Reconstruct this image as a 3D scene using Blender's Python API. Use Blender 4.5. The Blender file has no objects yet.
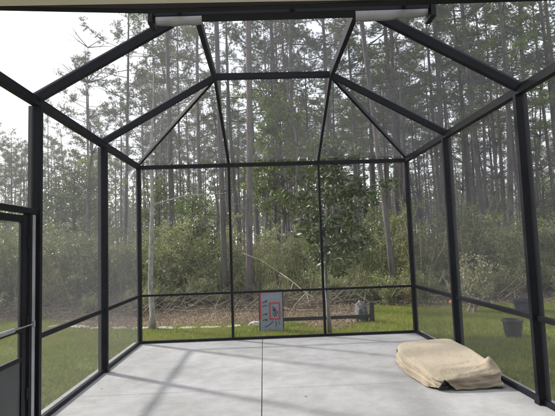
import bpy, bmesh, math, random
import numpy as np
from mathutils import Vector, Matrix
rad = math.radians
PI = math.pi
C = bpy.context.scene.collection
random.seed(7)

# ------------------------------------------------------------------ helpers
def link(o, parent=None):
    C.objects.link(o)
    if parent is not None:
        o.parent = parent
    return o

def tag(o, label=None, cat=None, group=None, kind=None):
    if label: o['label'] = label
    if cat: o['category'] = cat
    if group: o['group'] = group
    if kind: o['kind'] = kind
    return o

def empty(name, loc=(0, 0, 0), rz=0.0):
    o = bpy.data.objects.new(name, None)
    o.empty_display_size = 0.1
    o.location = loc
    o.rotation_euler = (0, 0, rz)
    return link(o)

class MB:
    """collects shapes that become ONE mesh object"""
    def __init__(s):
        s.v = []; s.f = []
    def add(s, vs, fs):
        n = len(s.v)
        s.v += [tuple(p) for p in vs]
        s.f += [tuple(i + n for i in f) for f in fs]
        return s
    def box(s, a, b):
        x0, y0, z0 = a; x1, y1, z1 = b
        return s.add([(x0,y0,z0),(x1,y0,z0),(x1,y1,z0),(x0,y1,z0),(x0,y0,z1),(x1,y0,z1),(x1,y1,z1),(x0,y1,z1)],
                     [(0,3,2,1),(4,5,6,7),(0,1,5,4),(1,2,6,5),(2,3,7,6),(3,0,4,7)])
    def bar(s, p, q, w, h, up=(0, 0, 1)):
        p = Vector(p); q = Vector(q); d = (q - p).normalized()
        side = d.cross(Vector(up))
        if side.length < 1e-4: side = Vector((1, 0, 0))
        side.normalize(); u = side.cross(d).normalized()
        vs = []
        for c in (p, q):
            for a, b in ((-1,-1),(1,-1),(1,1),(-1,1)):
                vs.append(c + side * (a * w / 2) + u * (b * h / 2))
        return s.add(vs, [(0,1,2,3),(7,6,5,4),(0,4,5,1),(1,5,6,2),(2,6,7,3),(3,7,4,0)])
    def tube(s, pts, rs, n=6, cap=True):
        pts = [Vector(p) for p in pts]
        base = len(s.v)
        ref = Vector((0.31, 0.95, 0.05)).normalized()
        for i, p in enumerate(pts):
            d = (pts[min(i+1, len(pts)-1)] - pts[max(i-1, 0)]).normalized()
            a = d.cross(ref)
            if a.length < 1e-3: a = d.cross(Vector((1, 0, 0)))
            a.normalize(); b = d.cross(a)
            r = rs[i] if hasattr(rs, '__len__') else rs
            for k in range(n):
                t = 2 * PI * k / n
                s.v.append(tuple(p + a * (r * math.cos(t)) + b * (r * math.sin(t))))
        for i in range(len(pts) - 1):
            for k in range(n):
                k2 = (k + 1) % n
                s.f.append((base+i*n+k, base+i*n+k2, base+(i+1)*n+k2, base+(i+1)*n+k))
        if cap:
            s.f.append(tuple(base + k for k in range(n))[::-1])
            s.f.append(tuple(base + (len(pts)-1)*n + k for k in range(n)))
        return s
    def mesh(s, name, mat=None, smooth=False):
        me = bpy.data.meshes.new(name)
        me.from_pydata(s.v, [], s.f)
        me.update()
        if smooth: me.polygons.foreach_set('use_smooth', [True] * len(me.polygons))
        if mat: me.materials.append(mat)
        return me
    def build(s, name, mat=None, parent=None, smooth=False, bevel=0):
        o = link(bpy.data.objects.new(name, s.mesh(name, mat, smooth)), parent)
        if bevel:
            m = o.modifiers.new('bevel', 'BEVEL'); m.width = bevel; m.segments = 2; m.limit_method = 'ANGLE'
        return o

def np_mesh(name, V, k, mat=None):
    """V: (n*k, 3) vertices, faces of k corners each"""
    V = np.asarray(V, np.float32).reshape(-1, 3)
    n = len(V) // k
    me = bpy.data.meshes.new(name)
    me.vertices.add(n * k); me.loops.add(n * k); me.polygons.add(n)
    me.vertices.foreach_set('co', V.ravel())
    me.loops.foreach_set('vertex_index', np.arange(n * k, dtype=np.int32))
    me.polygons.foreach_set('loop_start', np.arange(0, n * k, k, dtype=np.int32))
    me.polygons.foreach_set('loop_total', np.full(n, k, np.int32))
    me.update(calc_edges=True)
    if mat: me.materials.append(mat)
    return me

def unit(a):
    return a / np.maximum(np.linalg.norm(a, axis=-1, keepdims=True), 1e-6)

def leaves(rng, P, size, aspect=0.45, droop=0.2, updir=0.35, jit=0.3):
    """pointed oval leaves (one folded quad pair -> 2 faces of 3+1) as quads"""
    n = len(P)
    d = unit(rng.normal(size=(n, 3)) + np.array([0, 0, updir - droop]))
    s = unit(np.cross(d, rng.normal(size=(n, 3))))
    L = (size * (1 + jit * rng.uniform(-1, 1, n)))[:, None]
    W = L * aspect * 0.5
    nrm = np.cross(d, s)
    a = P - d * L * 0.5
    c = P + d * L * 0.5 + nrm * L * 0.06
    b = P + s * W - nrm * L * 0.05 - d * L * 0.06
    e = P - s * W - nrm * L * 0.05 - d * L * 0.06
    return np.stack([a, b, c, e], 1).reshape(-1, 3)

def needles(rng, P, D, L, w, per, spread=0.75):
    """tufts of thin needles: P tuft centres, D direction of twig"""
    n = len(P)
    P2 = np.repeat(P, per, 0); D2 = np.repeat(D, per, 0)
    d = unit(D2 * 0.65 + rng.normal(size=P2.shape) * spread)
    s = unit(np.cross(d, rng.normal(size=P2.shape)))
    LL = (L * rng.uniform(0.65, 1.15, len(P2)))[:, None]
    o = P2 + rng.normal(size=P2.shape) * 0.025 * (L / 0.25)
    W = w * rng.uniform(0.6, 1.3, (len(P2), 1))
    t = o + d * LL
    t[:, 2] -= (LL[:, 0] ** 2) * 0.25
    return np.stack([o - s * W, o + s * W, t], 1).reshape(-1, 3)

# ------------------------------------------------------------------ materials
def nm(name):
    m = bpy.data.materials.new(name); m.use_nodes = True
    nt = m.node_tree; nt.nodes.clear()
    out = nt.nodes.new('ShaderNodeOutputMaterial')
    return m, nt, out

def N(nt, t, **kw):
    n = nt.nodes.new(t)
    for k, v in kw.items():
        if k in n.inputs.keys() if isinstance(k, str) else False: n.inputs[k].default_value = v
        else: setattr(n, k, v)
    return n

def noise(nt, vec, scale, detail=4, rough=0.55):
    n = nt.nodes.new('ShaderNodeTexNoise')
    n.inputs['Scale'].default_value = scale; n.inputs['Detail'].default_value = detail; n.inputs['Roughness'].default_value = rough
    if vec is not None: nt.links.new(vec, n.inputs['Vector'])
    return n.outputs['Fac']

def ramp(nt, fac, stops):
    r = nt.nodes.new('ShaderNodeValToRGB'); e = r.color_ramp.elements
    while len(e) < len(stops): e.new(0.5)
    for i, (p, c) in enumerate(stops):
        e[i].position = p; e[i].color = (*c, 1) if len(c) == 3 else c
    nt.links.new(fac, r.inputs['Fac'])
    return r.outputs['Color']

def mixc(nt, fac, a, b, mode='MIX'):
    m = nt.nodes.new('ShaderNodeMix'); m.data_type = 'RGBA'; m.blend_type = mode
    for sck, v in ((m.inputs['Factor'], fac), (m.inputs['A'], a), (m.inputs['B'], b)):
        if isinstance(v, (int, float)): sck.default_value = v
        elif isinstance(v, tuple): sck.default_value = (*v, 1)
        else: nt.links.new(v, sck)
    # sockets named A/B exist per type; pick RGBA ones
    return m.outputs['Result']

def mixrgb(nt, fac, a, b, mode='MIX'):
    m = nt.nodes.new('ShaderNodeMix'); m.data_type = 'RGBA'; m.blend_type = mode
    ins = [m.inputs[0], m.inputs[6], m.inputs[7]]
    for sck, v in zip(ins, (fac, a, b)):
        if isinstance(v, (int, float)): sck.default_value = v
        elif isinstance(v, tuple): sck.default_value = (*v, 1)
        else: nt.links.new(v, sck)
    return m.outputs[2]

def bump(nt, fac, strength, dist=0.01):
    b = nt.nodes.new('ShaderNodeBump'); b.inputs['Strength'].default_value = strength; b.inputs['Distance'].default_value = dist
    nt.links.new(fac, b.inputs['Height'])
    return b.outputs['Normal']

def coords(nt, kind='Object'):
    return nt.nodes.new('ShaderNodeTexCoord').outputs[kind]

def worldpos(nt):
    return nt.nodes.new('ShaderNodeNewGeometry').outputs['Position']

def simple(name, stops, scale=8, rough=0.6, bmp=0.2, bscale=40, metal=0.0, spec=0.5, dist=0.01, stretch=None):
    m, nt, out = nm(name)
    p = nt.nodes.new('ShaderNodeBsdfPrincipled')
    v = coords(nt)
    if stretch:
        mp = nt.nodes.new('ShaderNodeMapping'); mp.inputs['Scale'].default_value = stretch
        nt.links.new(v, mp.inputs['Vector']); v = mp.outputs['Vector']
    nt.links.new(ramp(nt, noise(nt, v, scale, 6), stops), p.inputs['Base Color'])
    p.inputs['Roughness'].default_value = rough; p.inputs['Metallic'].default_value = metal
    p.inputs['Specular IOR Level'].default_value = spec
    if bmp: nt.links.new(bump(nt, noise(nt, v, bscale, 5), bmp, dist), p.inputs['Normal'])
    nt.links.new(p.outputs[0], out.inputs[0])
    return m

def leafmat(name, c0, c1, c2, trans=0.35, rough=0.55, spec=0.3, scale=0.9):
    m, nt, out = nm(name)
    oi = nt.nodes.new('ShaderNodeObjectInfo')
    g = nt.nodes.new('ShaderNodeNewGeometry')
    a = noise(nt, g.outputs['Position'], scale, 3)
    isl = g.outputs['Random Per Island']
    add = nt.nodes.new('ShaderNodeMath'); add.operation = 'MULTIPLY_ADD'
    nt.links.new(isl, add.inputs[0]); add.inputs[1].default_value = 0.45
    nt.links.new(a, add.inputs[2])
    ad2 = nt.nodes.new('ShaderNodeMath'); ad2.operation = 'MULTIPLY_ADD'
    nt.links.new(oi.outputs['Random'], ad2.inputs[0]); ad2.inputs[1].default_value = 0.35
    nt.links.new(add.outputs[0], ad2.inputs[2])
    col = ramp(nt, ad2.outputs[0], [(0.42, c0), (0.85, c1), (1.22 if False else 1.0, c2)])
    p = nt.nodes.new('ShaderNodeBsdfPrincipled')
    p.inputs['Roughness'].default_value = rough; p.inputs['Specular IOR Level'].default_value = spec
    nt.links.new(col, p.inputs['Base Color'])
    t = nt.nodes.new('ShaderNodeBsdfTranslucent')
    nt.links.new(mixrgb(nt, 0.5, col, (0.12, 0.17, 0.03), 'MIX'), t.inputs['Color'])
    mx = nt.nodes.new('ShaderNodeMixShader'); mx.inputs[0].default_value = trans
    nt.links.new(p.outputs[0], mx.inputs[1]); nt.links.new(t.outputs[0], mx.inputs[2])
    nt.links.new(mx.outputs[0], out.inputs[0])
    return m

# insect screen: black threads with open mesh; looked at obliquely the threads close up
def screenmat():
    m, nt, out = nm('insect_screen')
    lw = nt.nodes.new('ShaderNodeLayerWeight'); lw.inputs['Blend'].default_value = 0.5
    mr = nt.nodes.new('ShaderNodeMapRange')
    mr.inputs['From Min'].default_value = 0.05; mr.inputs['From Max'].default_value = 0.95
    mr.inputs['To Min'].default_value = SCREEN_MIN; mr.inputs['To Max'].default_value = SCREEN_MAX
    nt.links.new(lw.outputs['Facing'], mr.inputs['Value'])
    # dust patches on the mesh
    dn = nt.nodes.new('ShaderNodeMath'); dn.operation = 'MULTIPLY_ADD'
    nt.links.new(noise(nt, worldpos(nt), 1.3, 5, 0.6), dn.inputs[0]); dn.inputs[1].default_value = 0.22
    sub = nt.nodes.new('ShaderNodeMath'); sub.operation = 'SUBTRACT'
    nt.links.new(mr.outputs[0], sub.inputs[0]); sub.inputs[1].default_value = 0.11
    nt.links.new(sub.outputs[0], dn.inputs[2])
    tr = nt.nodes.new('ShaderNodeBsdfTransparent')
    d = nt.nodes.new('ShaderNodeBsdfDiffuse'); d.inputs['Color'].default_value = (0.055, 0.055, 0.062, 1)
    tl = nt.nodes.new('ShaderNodeBsdfTranslucent'); tl.inputs['Color'].default_value = (0.135, 0.135, 0.15, 1)
    ms = nt.nodes.new('ShaderNodeMixShader'); ms.inputs[0].default_value = 0.45
    nt.links.new(d.outputs[0], ms.inputs[1]); nt.links.new(tl.outputs[0], ms.inputs[2])
    mx = nt.nodes.new('ShaderNodeMixShader')
    nt.links.new(dn.outputs[0], mx.inputs[0]); nt.links.new(tr.outputs[0], mx.inputs[1]); nt.links.new(ms.outputs[0], mx.inputs[2])
    nt.links.new(mx.outputs[0], out.inputs[0])
    return m
SCREEN_MIN, SCREEN_MAX = 0.08, 0.56

def metalmat(name, base, rough=0.35, spec=0.5):
    m, nt, out = nm(name)
    p = nt.nodes.new('ShaderNodeBsdfPrincipled')
    g = worldpos(nt)
    nt.links.new(ramp(nt, noise(nt, g, 3.0, 6, 0.65), [(0.35, base), (0.75, tuple(c * 1.7 + 0.004 for c in base))]), p.inputs['Base Color'])
    p.inputs['Specular IOR Level'].default_value = spec
    r = nt.nodes.new('ShaderNodeMapRange'); r.inputs['To Min'].default_value = rough - 0.08; r.inputs['To Max'].default_value = rough + 0.15
    nt.links.new(noise(nt, g, 12, 4), r.inputs['Value']); nt.links.new(r.outputs[0], p.inputs['Roughness'])
    nt.links.new(bump(nt, noise(nt, g, 60, 3), 0.04, 0.004), p.inputs['Normal'])
    nt.links.new(p.outputs[0], out.inputs[0])
    return m

def concretemat():
    m, nt, out = nm('broom_finished_concrete')
    p = nt.nodes.new('ShaderNodeBsdfPrincipled')
    g = worldpos(nt)
    big = ramp(nt, noise(nt, g, 0.7, 6, 0.6), [(0.3, (0.29, 0.291, 0.292)), (0.7, (0.365, 0.366, 0.368))])
    mid = ramp(nt, noise(nt, g, 5, 8, 0.7), [(0.3, (0.82, 0.82, 0.81)), (0.6, (1, 1, 1))])
    fine = ramp(nt, noise(nt, g, 120, 3, 0.7), [(0.3, (0.88, 0.88, 0.88)), (0.7, (1.06, 1.06, 1.06))])
    # a few small dark specks of dropped debris and damp blotches
    vor = nt.nodes.new('ShaderNodeTexVoronoi'); vor.inputs['Scale'].default_value = 3.1
    nt.links.new(g, vor.inputs['Vector'])
    spk = ramp(nt, vor.outputs['Distance'], [(0.012, (0.35, 0.31, 0.27)), (0.022, (1, 1, 1))])
    mp = nt.nodes.new('ShaderNodeMapping'); mp.inputs['Location'].default_value = (3.3, 1.7, 0); nt.links.new(g, mp.inputs['Vector'])
    st = ramp(nt, noise(nt, mp.outputs[0], 1.6, 7, 0.72), [(0.44, (1, 1, 1)), (0.70, (0.78, 0.765, 0.75))])
    c = mixrgb(nt, 1.0, big, mid, 'MULTIPLY'); c = mixrgb(nt, 1.0, c, fine, 'MULTIPLY')
    c = mixrgb(nt, 1.0, c, spk, 'MULTIPLY'); c = mixrgb(nt, 1.0, c, st, 'MULTIPLY')
    nt.links.new(c, p.inputs['Base Color'])
    p.inputs['Roughness'].default_value = 0.8; p.inputs['Specular IOR Level'].default_value = 0.25
    mb = nt.nodes.new('ShaderNodeMapping'); mb.inputs['Scale'].default_value = (4, 160, 1); nt.links.new(g, mb.inputs['Vector'])
    nt.links.new(bump(nt, noise(nt, mb.outputs[0], 1.0, 4), 0.22, 0.003), p.inputs['Normal'])
    nt.links.new(p.outputs[0], out.inputs[0])
    return m

def barkmat(name, a, b, sx=9, sz=1.6, bmp=0.7):
    m, nt, out = nm(name)
    p = nt.nodes.new('ShaderNodeBsdfPrincipled')
    mp = nt.nodes.new('ShaderNodeMapping'); mp.inputs['Scale'].default_value = (sx, sx, sz)
    nt.links.new(worldpos(nt), mp.inputs['Vector'])
    oi = nt.nodes.new('ShaderNodeObjectInfo')
    n1 = noise(nt, mp.outputs[0], 1.0, 7, 0.7)
    c = ramp(nt, n1, [(0.32, a), (0.68, b)])
    v = nt.nodes.new('ShaderNodeMapRange'); v.inputs['To Min'].default_value = 0.7; v.inputs['To Max'].default_value = 1.35
    nt.links.new(oi.outputs['Random'], v.inputs['Value'])
    h = nt.nodes.new('ShaderNodeHueSaturation'); nt.links.new(v.outputs[0], h.inputs['Value']); nt.links.new(c, h.inputs['Color'])
    nt.links.new(h.outputs[0], p.inputs['Base Color'])
    p.inputs['Roughness'].default_value = 0.9; p.inputs['Specular IOR Level'].default_value = 0.15
    nt.links.new(bump(nt, n1, bmp, 0.03), p.inputs['Normal'])
    nt.links.new(p.outputs[0], out.inputs[0])
    return m

def groundmat():
    m, nt, out = nm('forest_floor')
    p = nt.nodes.new('ShaderNodeBsdfPrincipled')
    g = worldpos(nt)
    a = ramp(nt, noise(nt, g, 0.5, 8, 0.7), [(0.3, (0.085, 0.062, 0.042)), (0.55, (0.17, 0.13, 0.09)), (0.75, (0.10, 0.105, 0.05))])
    b = ramp(nt, noise(nt, g, 14, 6, 0.75), [(0.3, (0.55, 0.52, 0.5)), (0.7, (1.25, 1.2, 1.15))])
    nt.links.new(mixrgb(nt, 1.0, a, b, 'MULTIPLY'), p.inputs['Base Color'])
    p.inputs['Roughness'].default_value = 0.95; p.inputs['Specular IOR Level'].default_value = 0.1
    nt.links.new(bump(nt, noise(nt, g, 18, 6, 0.7), 0.6, 0.05), p.inputs['Normal'])
    nt.links.new(p.outputs[0], out.inputs[0])
    return m

def lawnmat():
    m, nt, out = nm('lawn_turf')
    p = nt.nodes.new('ShaderNodeBsdfPrincipled')
    g = worldpos(nt)
    a = ramp(nt, noise(nt, g, 0.9, 7, 0.65), [(0.35, (0.085, 0.125, 0.018)), (0.6, (0.14, 0.18, 0.028)), (0.8, (0.22, 0.20, 0.07))])
    b = ramp(nt, noise(nt, g, 30, 5, 0.7), [(0.3, (0.6, 0.62, 0.6)), (0.7, (1.2, 1.2, 1.1))])
    nt.links.new(mixrgb(nt, 1.0, a, b, 'MULTIPLY'), p.inputs['Base Color'])
    p.inputs['Roughness'].default_value = 0.9; p.inputs['Specular IOR Level'].default_value = 0.15
    nt.links.new(bump(nt, noise(nt, g, 60, 4, 0.7), 0.7, 0.03), p.inputs['Normal'])
    nt.links.new(p.outputs[0], out.inputs[0])
    return m

M = {}
M['frame'] = metalmat('bronze_black_aluminium', (0.003, 0.0035, 0.007), 0.42, 0.16)
M['grey_metal'] = metalmat('mill_aluminium_flashing', (0.17, 0.17, 0.18), 0.45)
M['closer'] = metalmat('grey_door_hardware', (0.22, 0.22, 0.23), 0.3)
M['kick'] = metalmat('door_kick_panel', (0.035, 0.036, 0.038), 0.4)
M['screen'] = screenmat()
M['concrete'] = concretemat()
M['joint'] = simple('dark_joint_soil', [(0.3, (0.04, 0.038, 0.035)), (0.7, (0.10, 0.095, 0.088))], 30, 0.95, 0)
M['cream'] = simple('cream_painted_fascia', [(0.3, (0.78, 0.70, 0.575)), (0.7, (0.82, 0.745, 0.63))], 3, 0.6, 0.05, 60)
M['stucco'] = simple('tan_stucco', [(0.3, (0.46, 0.41, 0.31)), (0.7, (0.52, 0.47, 0.37))], 4, 0.9, 0.5, 90)
M['shingle'] = simple('brown_shingles', [(0.3, (0.07, 0.06, 0.05)), (0.7, (0.13, 0.11, 0.09))], 9, 0.9, 0.4, 30)
M['ground'] = groundmat()
M['lawn'] = lawnmat()
M['grass'] = leafmat('grass_blade', (0.13, 0.185, 0.02), (0.19, 0.235, 0.03), (0.28, 0.27, 0.08), 0.3, 0.6, 0.2, 1.2)
M['pine_bark'] = barkmat('pine_bark', (0.045, 0.040, 0.039), (0.135, 0.120, 0.115))
M['pale_bark'] = barkmat('pale_smooth_bark', (0.13, 0.125, 0.115), (0.36, 0.345, 0.32), 10, 6, 0.5)
M['twig'] = barkmat('dry_twig', (0.15, 0.12, 0.09), (0.33, 0.28, 0.22), 20, 20, 0.2)
M['deadwood'] = barkmat('bleached_deadwood', (0.26, 0.22, 0.17), (0.42, 0.37, 0.29), 20, 20, 0.2)
M['needle'] = leafmat('pine_needles', (0.070, 0.094, 0.030), (0.108, 0.132, 0.040), (0.15, 0.168, 0.058), 0.3, 0.5, 0.3, 0.4)
M['needle_green'] = leafmat('fresh_pine_needles', (0.070, 0.112, 0.026), (0.11, 0.155, 0.036), (0.16, 0.20, 0.055), 0.35, 0.5, 0.3, 0.4)
M['oak_leaf'] = leafmat('oak_leaf', (0.080, 0.125, 0.022), (0.13, 0.185, 0.034), (0.21, 0.25, 0.06), 0.4, 0.5, 0.35, 0.7)
M['shrub_leaf'] = leafmat('wax_myrtle_leaf', (0.095, 0.13, 0.034), (0.155, 0.19, 0.058), (0.30, 0.31, 0.15), 0.35, 0.5, 0.35, 0.7)
M['olive_leaf'] = leafmat('olive_scrub_leaf', (0.11, 0.118, 0.045), (0.175, 0.178, 0.070), (0.31, 0.29, 0.15), 0.35, 0.6, 0.3, 0.7)
M['dark_leaf'] = leafmat('dark_evergreen_leaf', (0.040, 0.068, 0.018), (0.068, 0.105, 0.027), (0.11, 0.145, 0.04), 0.25, 0.4, 0.5, 0.7)
M['magnolia_leaf'] = leafmat('glossy_magnolia_leaf', (0.032, 0.055, 0.018), (0.062, 0.092, 0.032), (0.13, 0.145, 0.07), 0.15, 0.5, 0.35, 2.0)
M['pale_leaf'] = leafmat('pale_young_leaf', (0.16, 0.17, 0.08), (0.28, 0.28, 0.15), (0.42, 0.40, 0.24), 0.4, 0.5, 0.4, 2.0)
M['litter'] = leafmat('fallen_leaf', (0.12, 0.092, 0.066), (0.21, 0.165, 0.12), (0.36, 0.30, 0.225), 0.15, 0.8, 0.2, 1.1)
M['rock'] = simple('pale_limestone', [(0.25, (0.20, 0.195, 0.15)), (0.5, (0.36, 0.35, 0.29)), (0.8, (0.52, 0.51, 0.46))], 6, 0.9, 0.8, 16, dist=0.03)
M['grey_rock'] = simple('grey_mottled_stone', [(0.3, (0.045, 0.045, 0.047)), (0.5, (0.09, 0.09, 0.088)), (0.75, (0.26, 0.26, 0.25))], 16, 0.9, 1.0, 14, dist=0.04)
M['black_metal'] = metalmat('black_painted_steel', (0.015, 0.015, 0.017), 0.45)
M['pot'] = simple('black_nursery_plastic', [(0.3, (0.018, 0.019, 0.022)), (0.7, (0.04, 0.042, 0.048))], 8, 0.5, 0.1, 30)
M['blue_tub'] = simple('dark_blue_tub_plastic', [(0.3, (0.02, 0.028, 0.045)), (0.7, (0.035, 0.045, 0.07))], 8, 0.5, 0.1, 30)
M['soil'] = simple('potting_soil', [(0.3, (0.03, 0.022, 0.016)), (0.7, (0.09, 0.07, 0.05))], 30, 0.95, 0.5, 60)
M['red_clay'] = simple('orange_red_clay', [(0.3, (0.32, 0.09, 0.05)), (0.7, (0.45, 0.15, 0.08))], 12, 0.8, 0.2, 40)
M['red'] = simple('red_vinyl', [(0.3, (0.34, 0.03, 0.035)), (0.7, (0.45, 0.05, 0.055))], 10, 0.5, 0)
M['board'] = simple('slate_grey_panel', [(0.3, (0.19, 0.215, 0.26)), (0.7, (0.24, 0.27, 0.32))], 5, 0.5, 0.05, 30)
M['mark'] = simple('black_print', [(0.3, (0.012, 0.012, 0.02)), (0.7, (0.03, 0.03, 0.04))], 20, 0.6, 0)
M['black_rubber'] = simple('black_plastic_foot', [(0.3, (0.010, 0.011, 0.016)), (0.7, (0.022, 0.024, 0.034))], 10, 0.4, 0.1, 40)

def tarpmat():
    m, nt, out = nm('beige_cover_fabric')
    p = nt.nodes.new('ShaderNodeBsdfPrincipled')
    v = coords(nt)
    c = ramp(nt, noise(nt, v, 3, 6, 0.6), [(0.3, (0.27, 0.226, 0.158)), (0.7, (0.33, 0.28, 0.205))])
    f = ramp(nt, noise(nt, v, 160, 2), [(0.3, (0.93, 0.93, 0.93)), (0.7, (1.04, 1.04, 1.04))])
    nt.links.new(mixrgb(nt, 1.0, c, f, 'MULTIPLY'), p.inputs['Base Color'])
    p.inputs['Roughness'].default_value = 0.75; p.inputs['Specular IOR Level'].default_value = 0.25
    p.inputs['Sheen Weight'].default_value = 0.15
    mp = nt.nodes.new('ShaderNodeMapping'); mp.inputs['Scale'].default_value = (2.2, 1.1, 3.5); nt.links.new(v, mp.inputs['Vector'])
    nt.links.new(bump(nt, noise(nt, mp.outputs[0], 5.5, 5, 0.6), 0.55, 0.03), p.inputs['Normal'])
    nt.links.new(p.outputs[0], out.inputs[0])
    return m
M['tarp'] = tarpmat()

# ------------------------------------------------------------------ setting
XL, XR = -2.19, 2.653
XA, XB = -0.576, 1.038
D, Y1, Y2, Y3 = 8.33, 6.48, 4.56, 2.70
ZE, ZM, ZT = 3.105, 0.82, 4.03
GZ = -0.13

def ground_sheet():
    xs = np.concatenate([np.linspace(-170, -60, 6), np.linspace(-50, 50, 81), np.linspace(60, 170, 6)])
    ys = np.concatenate([np.linspace(-170, -40, 6), np.linspace(-30, 90, 97), np.linspace(100, 170, 5)])
    rng = np.random.default_rng(3)
    vs = []
    for y in ys:
        for x in xs:
            z = GZ - 0.03
            if y > 13:
                k = min(1, (y - 13) / 8)
                z += k * (0.10 * math.sin(x * 0.37 + 1) * math.sin(y * 0.31) + 0.06 * rng.normal())
            vs.append((x, y, z))
    n = len(xs)
    fs = [(j*n+i, j*n+i+1, (j+1)*n+i+1, (j+1)*n+i) for j in range(len(ys)-1) for i in range(n-1)]
    m = MB(); m.add(vs, fs)
    o = m.build('ground', M['ground'], smooth=True)
    tag(o, kind='structure')
ground_sheet()

def lawn_edge(x):
    base = 12.6 + 0.35 * math.sin(x * 0.8) + 0.2 * math.sin(x * 2.3 + 1)
    if -6 < x < 3:                       # the planted bed pushes the turf back behind the enclosure
        t = min(1, (x + 6) / 2.0, (3 - x) / 0.8)
        base = base * (1 - t) + (10.75 + 0.12 * math.sin(x * 3)) * t
    if 0.6 < x < 2.2:
        base -= 1.0 * math.sin((x - 0.6) / 1.6 * PI)
    return base

def lawn_sheet():
    m = MB(); xs = np.linspace(-26, 24, 251)
    ys0 = -6.0
    prev = None; rows = 12
    for i, x in enumerate(xs):
        e = lawn_edge(x) + 0.12 * math.sin(x * 9.1) + 0.07 * math.sin(x * 23.7)
        for j in range(rows + 1):
            m.v.append((x, ys0 + (e - ys0) * j / rows, GZ))
    for i in range(len(xs) - 1):
        for j in range(rows):
            a = i * (rows + 1) + j
            m.f.append((a, a + rows + 1, a + rows + 2, a + 1))
    tag(m.build('lawn', M['lawn']), kind='structure')
lawn_sheet()

# concrete deck in four pours separated by saw-cut joints
dk = MB()
JX, g = -0.065, 0.0045
for x0, x1, w in ((-2.34, JX, 0), (JX, 2.80, 0)):
    for y0, y1 in ((-3.2, 2.3), (2.3, 5.45), (5.45, 8.47)):
        dk.box((x0 + (g if x0 == JX else 0), y0 + (0 if y0 < 0 else 0.0014), -0.16),
               (x1 - (g if x1 == JX else 0), y1 - (0 if y1 > 8 else 0.0014), 0.0))
o = dk.build('patio_deck', M['concrete'], bevel=0.004); tag(o, kind='structure')
jb = MB().box((-2.33, -3.19, -0.155), (2.79, 8.46, -0.012)).build('ground_under_deck', M['joint']); tag(jb, kind='structure')

# ------------------------------------------------------------------ house behind / above the camera
house = tag(empty('house', (0, -3.2, 0)), 'cream house eave running across the top of the view above the patio', 'house')
def hb(name, a, b, mat, bevel=0):
    a = (a[0], a[1] + 3.2, a[2]); b = (b[0], b[1] + 3.2, b[2])
    return MB().box(a, b).build(name, mat, house, bevel=bevel)
hb('wall', (-6, -3.4, -0.1), (6.5, -3.2, 3.02), M['stucco'])
hb('soffit', (-6, -3.19, 2.944), (6.5, 2.44, 2.97), M['cream'])
hb('fascia', (-6, 2.442, 2.946), (6.5, 2.47, 3.22), M['cream'], 0.004)
r = MB(); r.add([(-6, 5.7, 3.225), (6.5, 5.7, 3.225), (6.5, -0.6, 5.2), (-6, -0.6, 5.2), (-6, 5.7, 3.10), (6.5, 5.7, 3.10), (6.5, -0.6, 3.10), (-6, -0.6, 3.10)],
      [(0,1,2,3), (7,6,5,4), (0,4,5,1), (1,5,6,2), (2,6,7,3), (3,7,4,0)])
r.v = [(x, min(y, 5.63), z) for x, y, z in r.v]
r.build('roof', M['shingle'], house)

# ------------------------------------------------------------------ screen enclosure
enc = tag(empty('screen_enclosure', (0.23, 5.4, 0)), 'black aluminium screen enclosure with mansard roof around the concrete patio', 'enclosure')
EO = Vector((0.23, 5.4, 0))
def ebar(name, p, q, w, h, up=(0, 0, 1), mat='frame', parent=enc, label=None, bevel=0.003):
    o = MB().bar(Vector(p) - EO, Vector(q) - EO, w, h, up).build(name, M[mat], parent, bevel=bevel)
    if label: o['label'] = label
    return o
def ebox(name, a, b, mat='frame', parent=enc, bevel=0.003):
    a = Vector(a) - EO; b = Vector(b) - EO
    return MB().box(a, b).build(name, M[mat], parent, bevel=bevel)
zb = ZE - 0.05
# posts
for x in (XA, XB):
    ebox('post', (x - 0.021, D - 0.03, 0.045), (x + 0.021, D + 0.045, zb))
for x, s in ((XL, 1), (XR, -1)):
    ebox('corner_post', (x - 0.036, D - 0.04, 0.0), (x + 0.036, D + 0.045, zb))
    for y in (Y1, Y2):
        ebox('post', (x - 0.062, y - 0.026, 0.0), (x + 0.062, y + 0.026, zb))
    ebox('post', (x - 0.062, Y3 - 0.026, 0.0), (x + 0.062, Y3 + 0.026, zb))
    # little foot plates with bolt heads
    for y in (Y1, Y2):
        f_ = ebox('foot_bracket', (x + s * 0.064 - 0.004, y - 0.045, 0.0), (x + s * 0.064 + 0.004, y + 0.045, 0.09))
# eave beams
ebox('eave_beam', (XL - 0.04, D - 0.03, zb), (XR + 0.04, D + 0.045, ZE + 0.015))
for x in (XL, XR):
    ebox('eave_beam', (x - 0.035, Y3 - 0.03, zb + 0.002), (x + 0.035, D - 0.037, ZE + 0.04))
# base plates with pale outer lip of concrete
ebox('base_plate', (XL + 0.042, D - 0.022, 0.001), (XR - 0.042, D + 0.026, 0.043))
for x in (XL, XR):
    lo = 3.28 if x == XR else 4.62
    ys = [(Y1 + 0.028, D - 0.042), (Y2 + 0.028, Y1 - 0.028)]
    if x == XR: ys.append((Y3 + 0.028, Y2 - 0.028))
    for a, b in ys:
        ebox('base_plate', (x - 0.024, a, 0.001), (x + 0.024, b, 0.048))
# chair rails
for a, b in ((XL + 0.042, XA - 0.027), (XA + 0.027, XB - 0.027), (XB + 0.027, XR - 0.042)):
    ebox('chair_rail', (a, D - 0.022, ZM - 0.018), (b, D + 0.026, ZM + 0.018))
for x in (XL, XR):
    ys = [(Y1 + 0.028, D - 0.042), (Y2 + 0.028, Y1 - 0.028)]
    if x == XR: ys.append((Y3 + 0.028, Y2 - 0.028))
    for a, b in ys:
        ebox('chair_rail', (x - 0.024, a, ZM - 0.026), (x + 0.024, b, ZM + 0.026))
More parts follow.
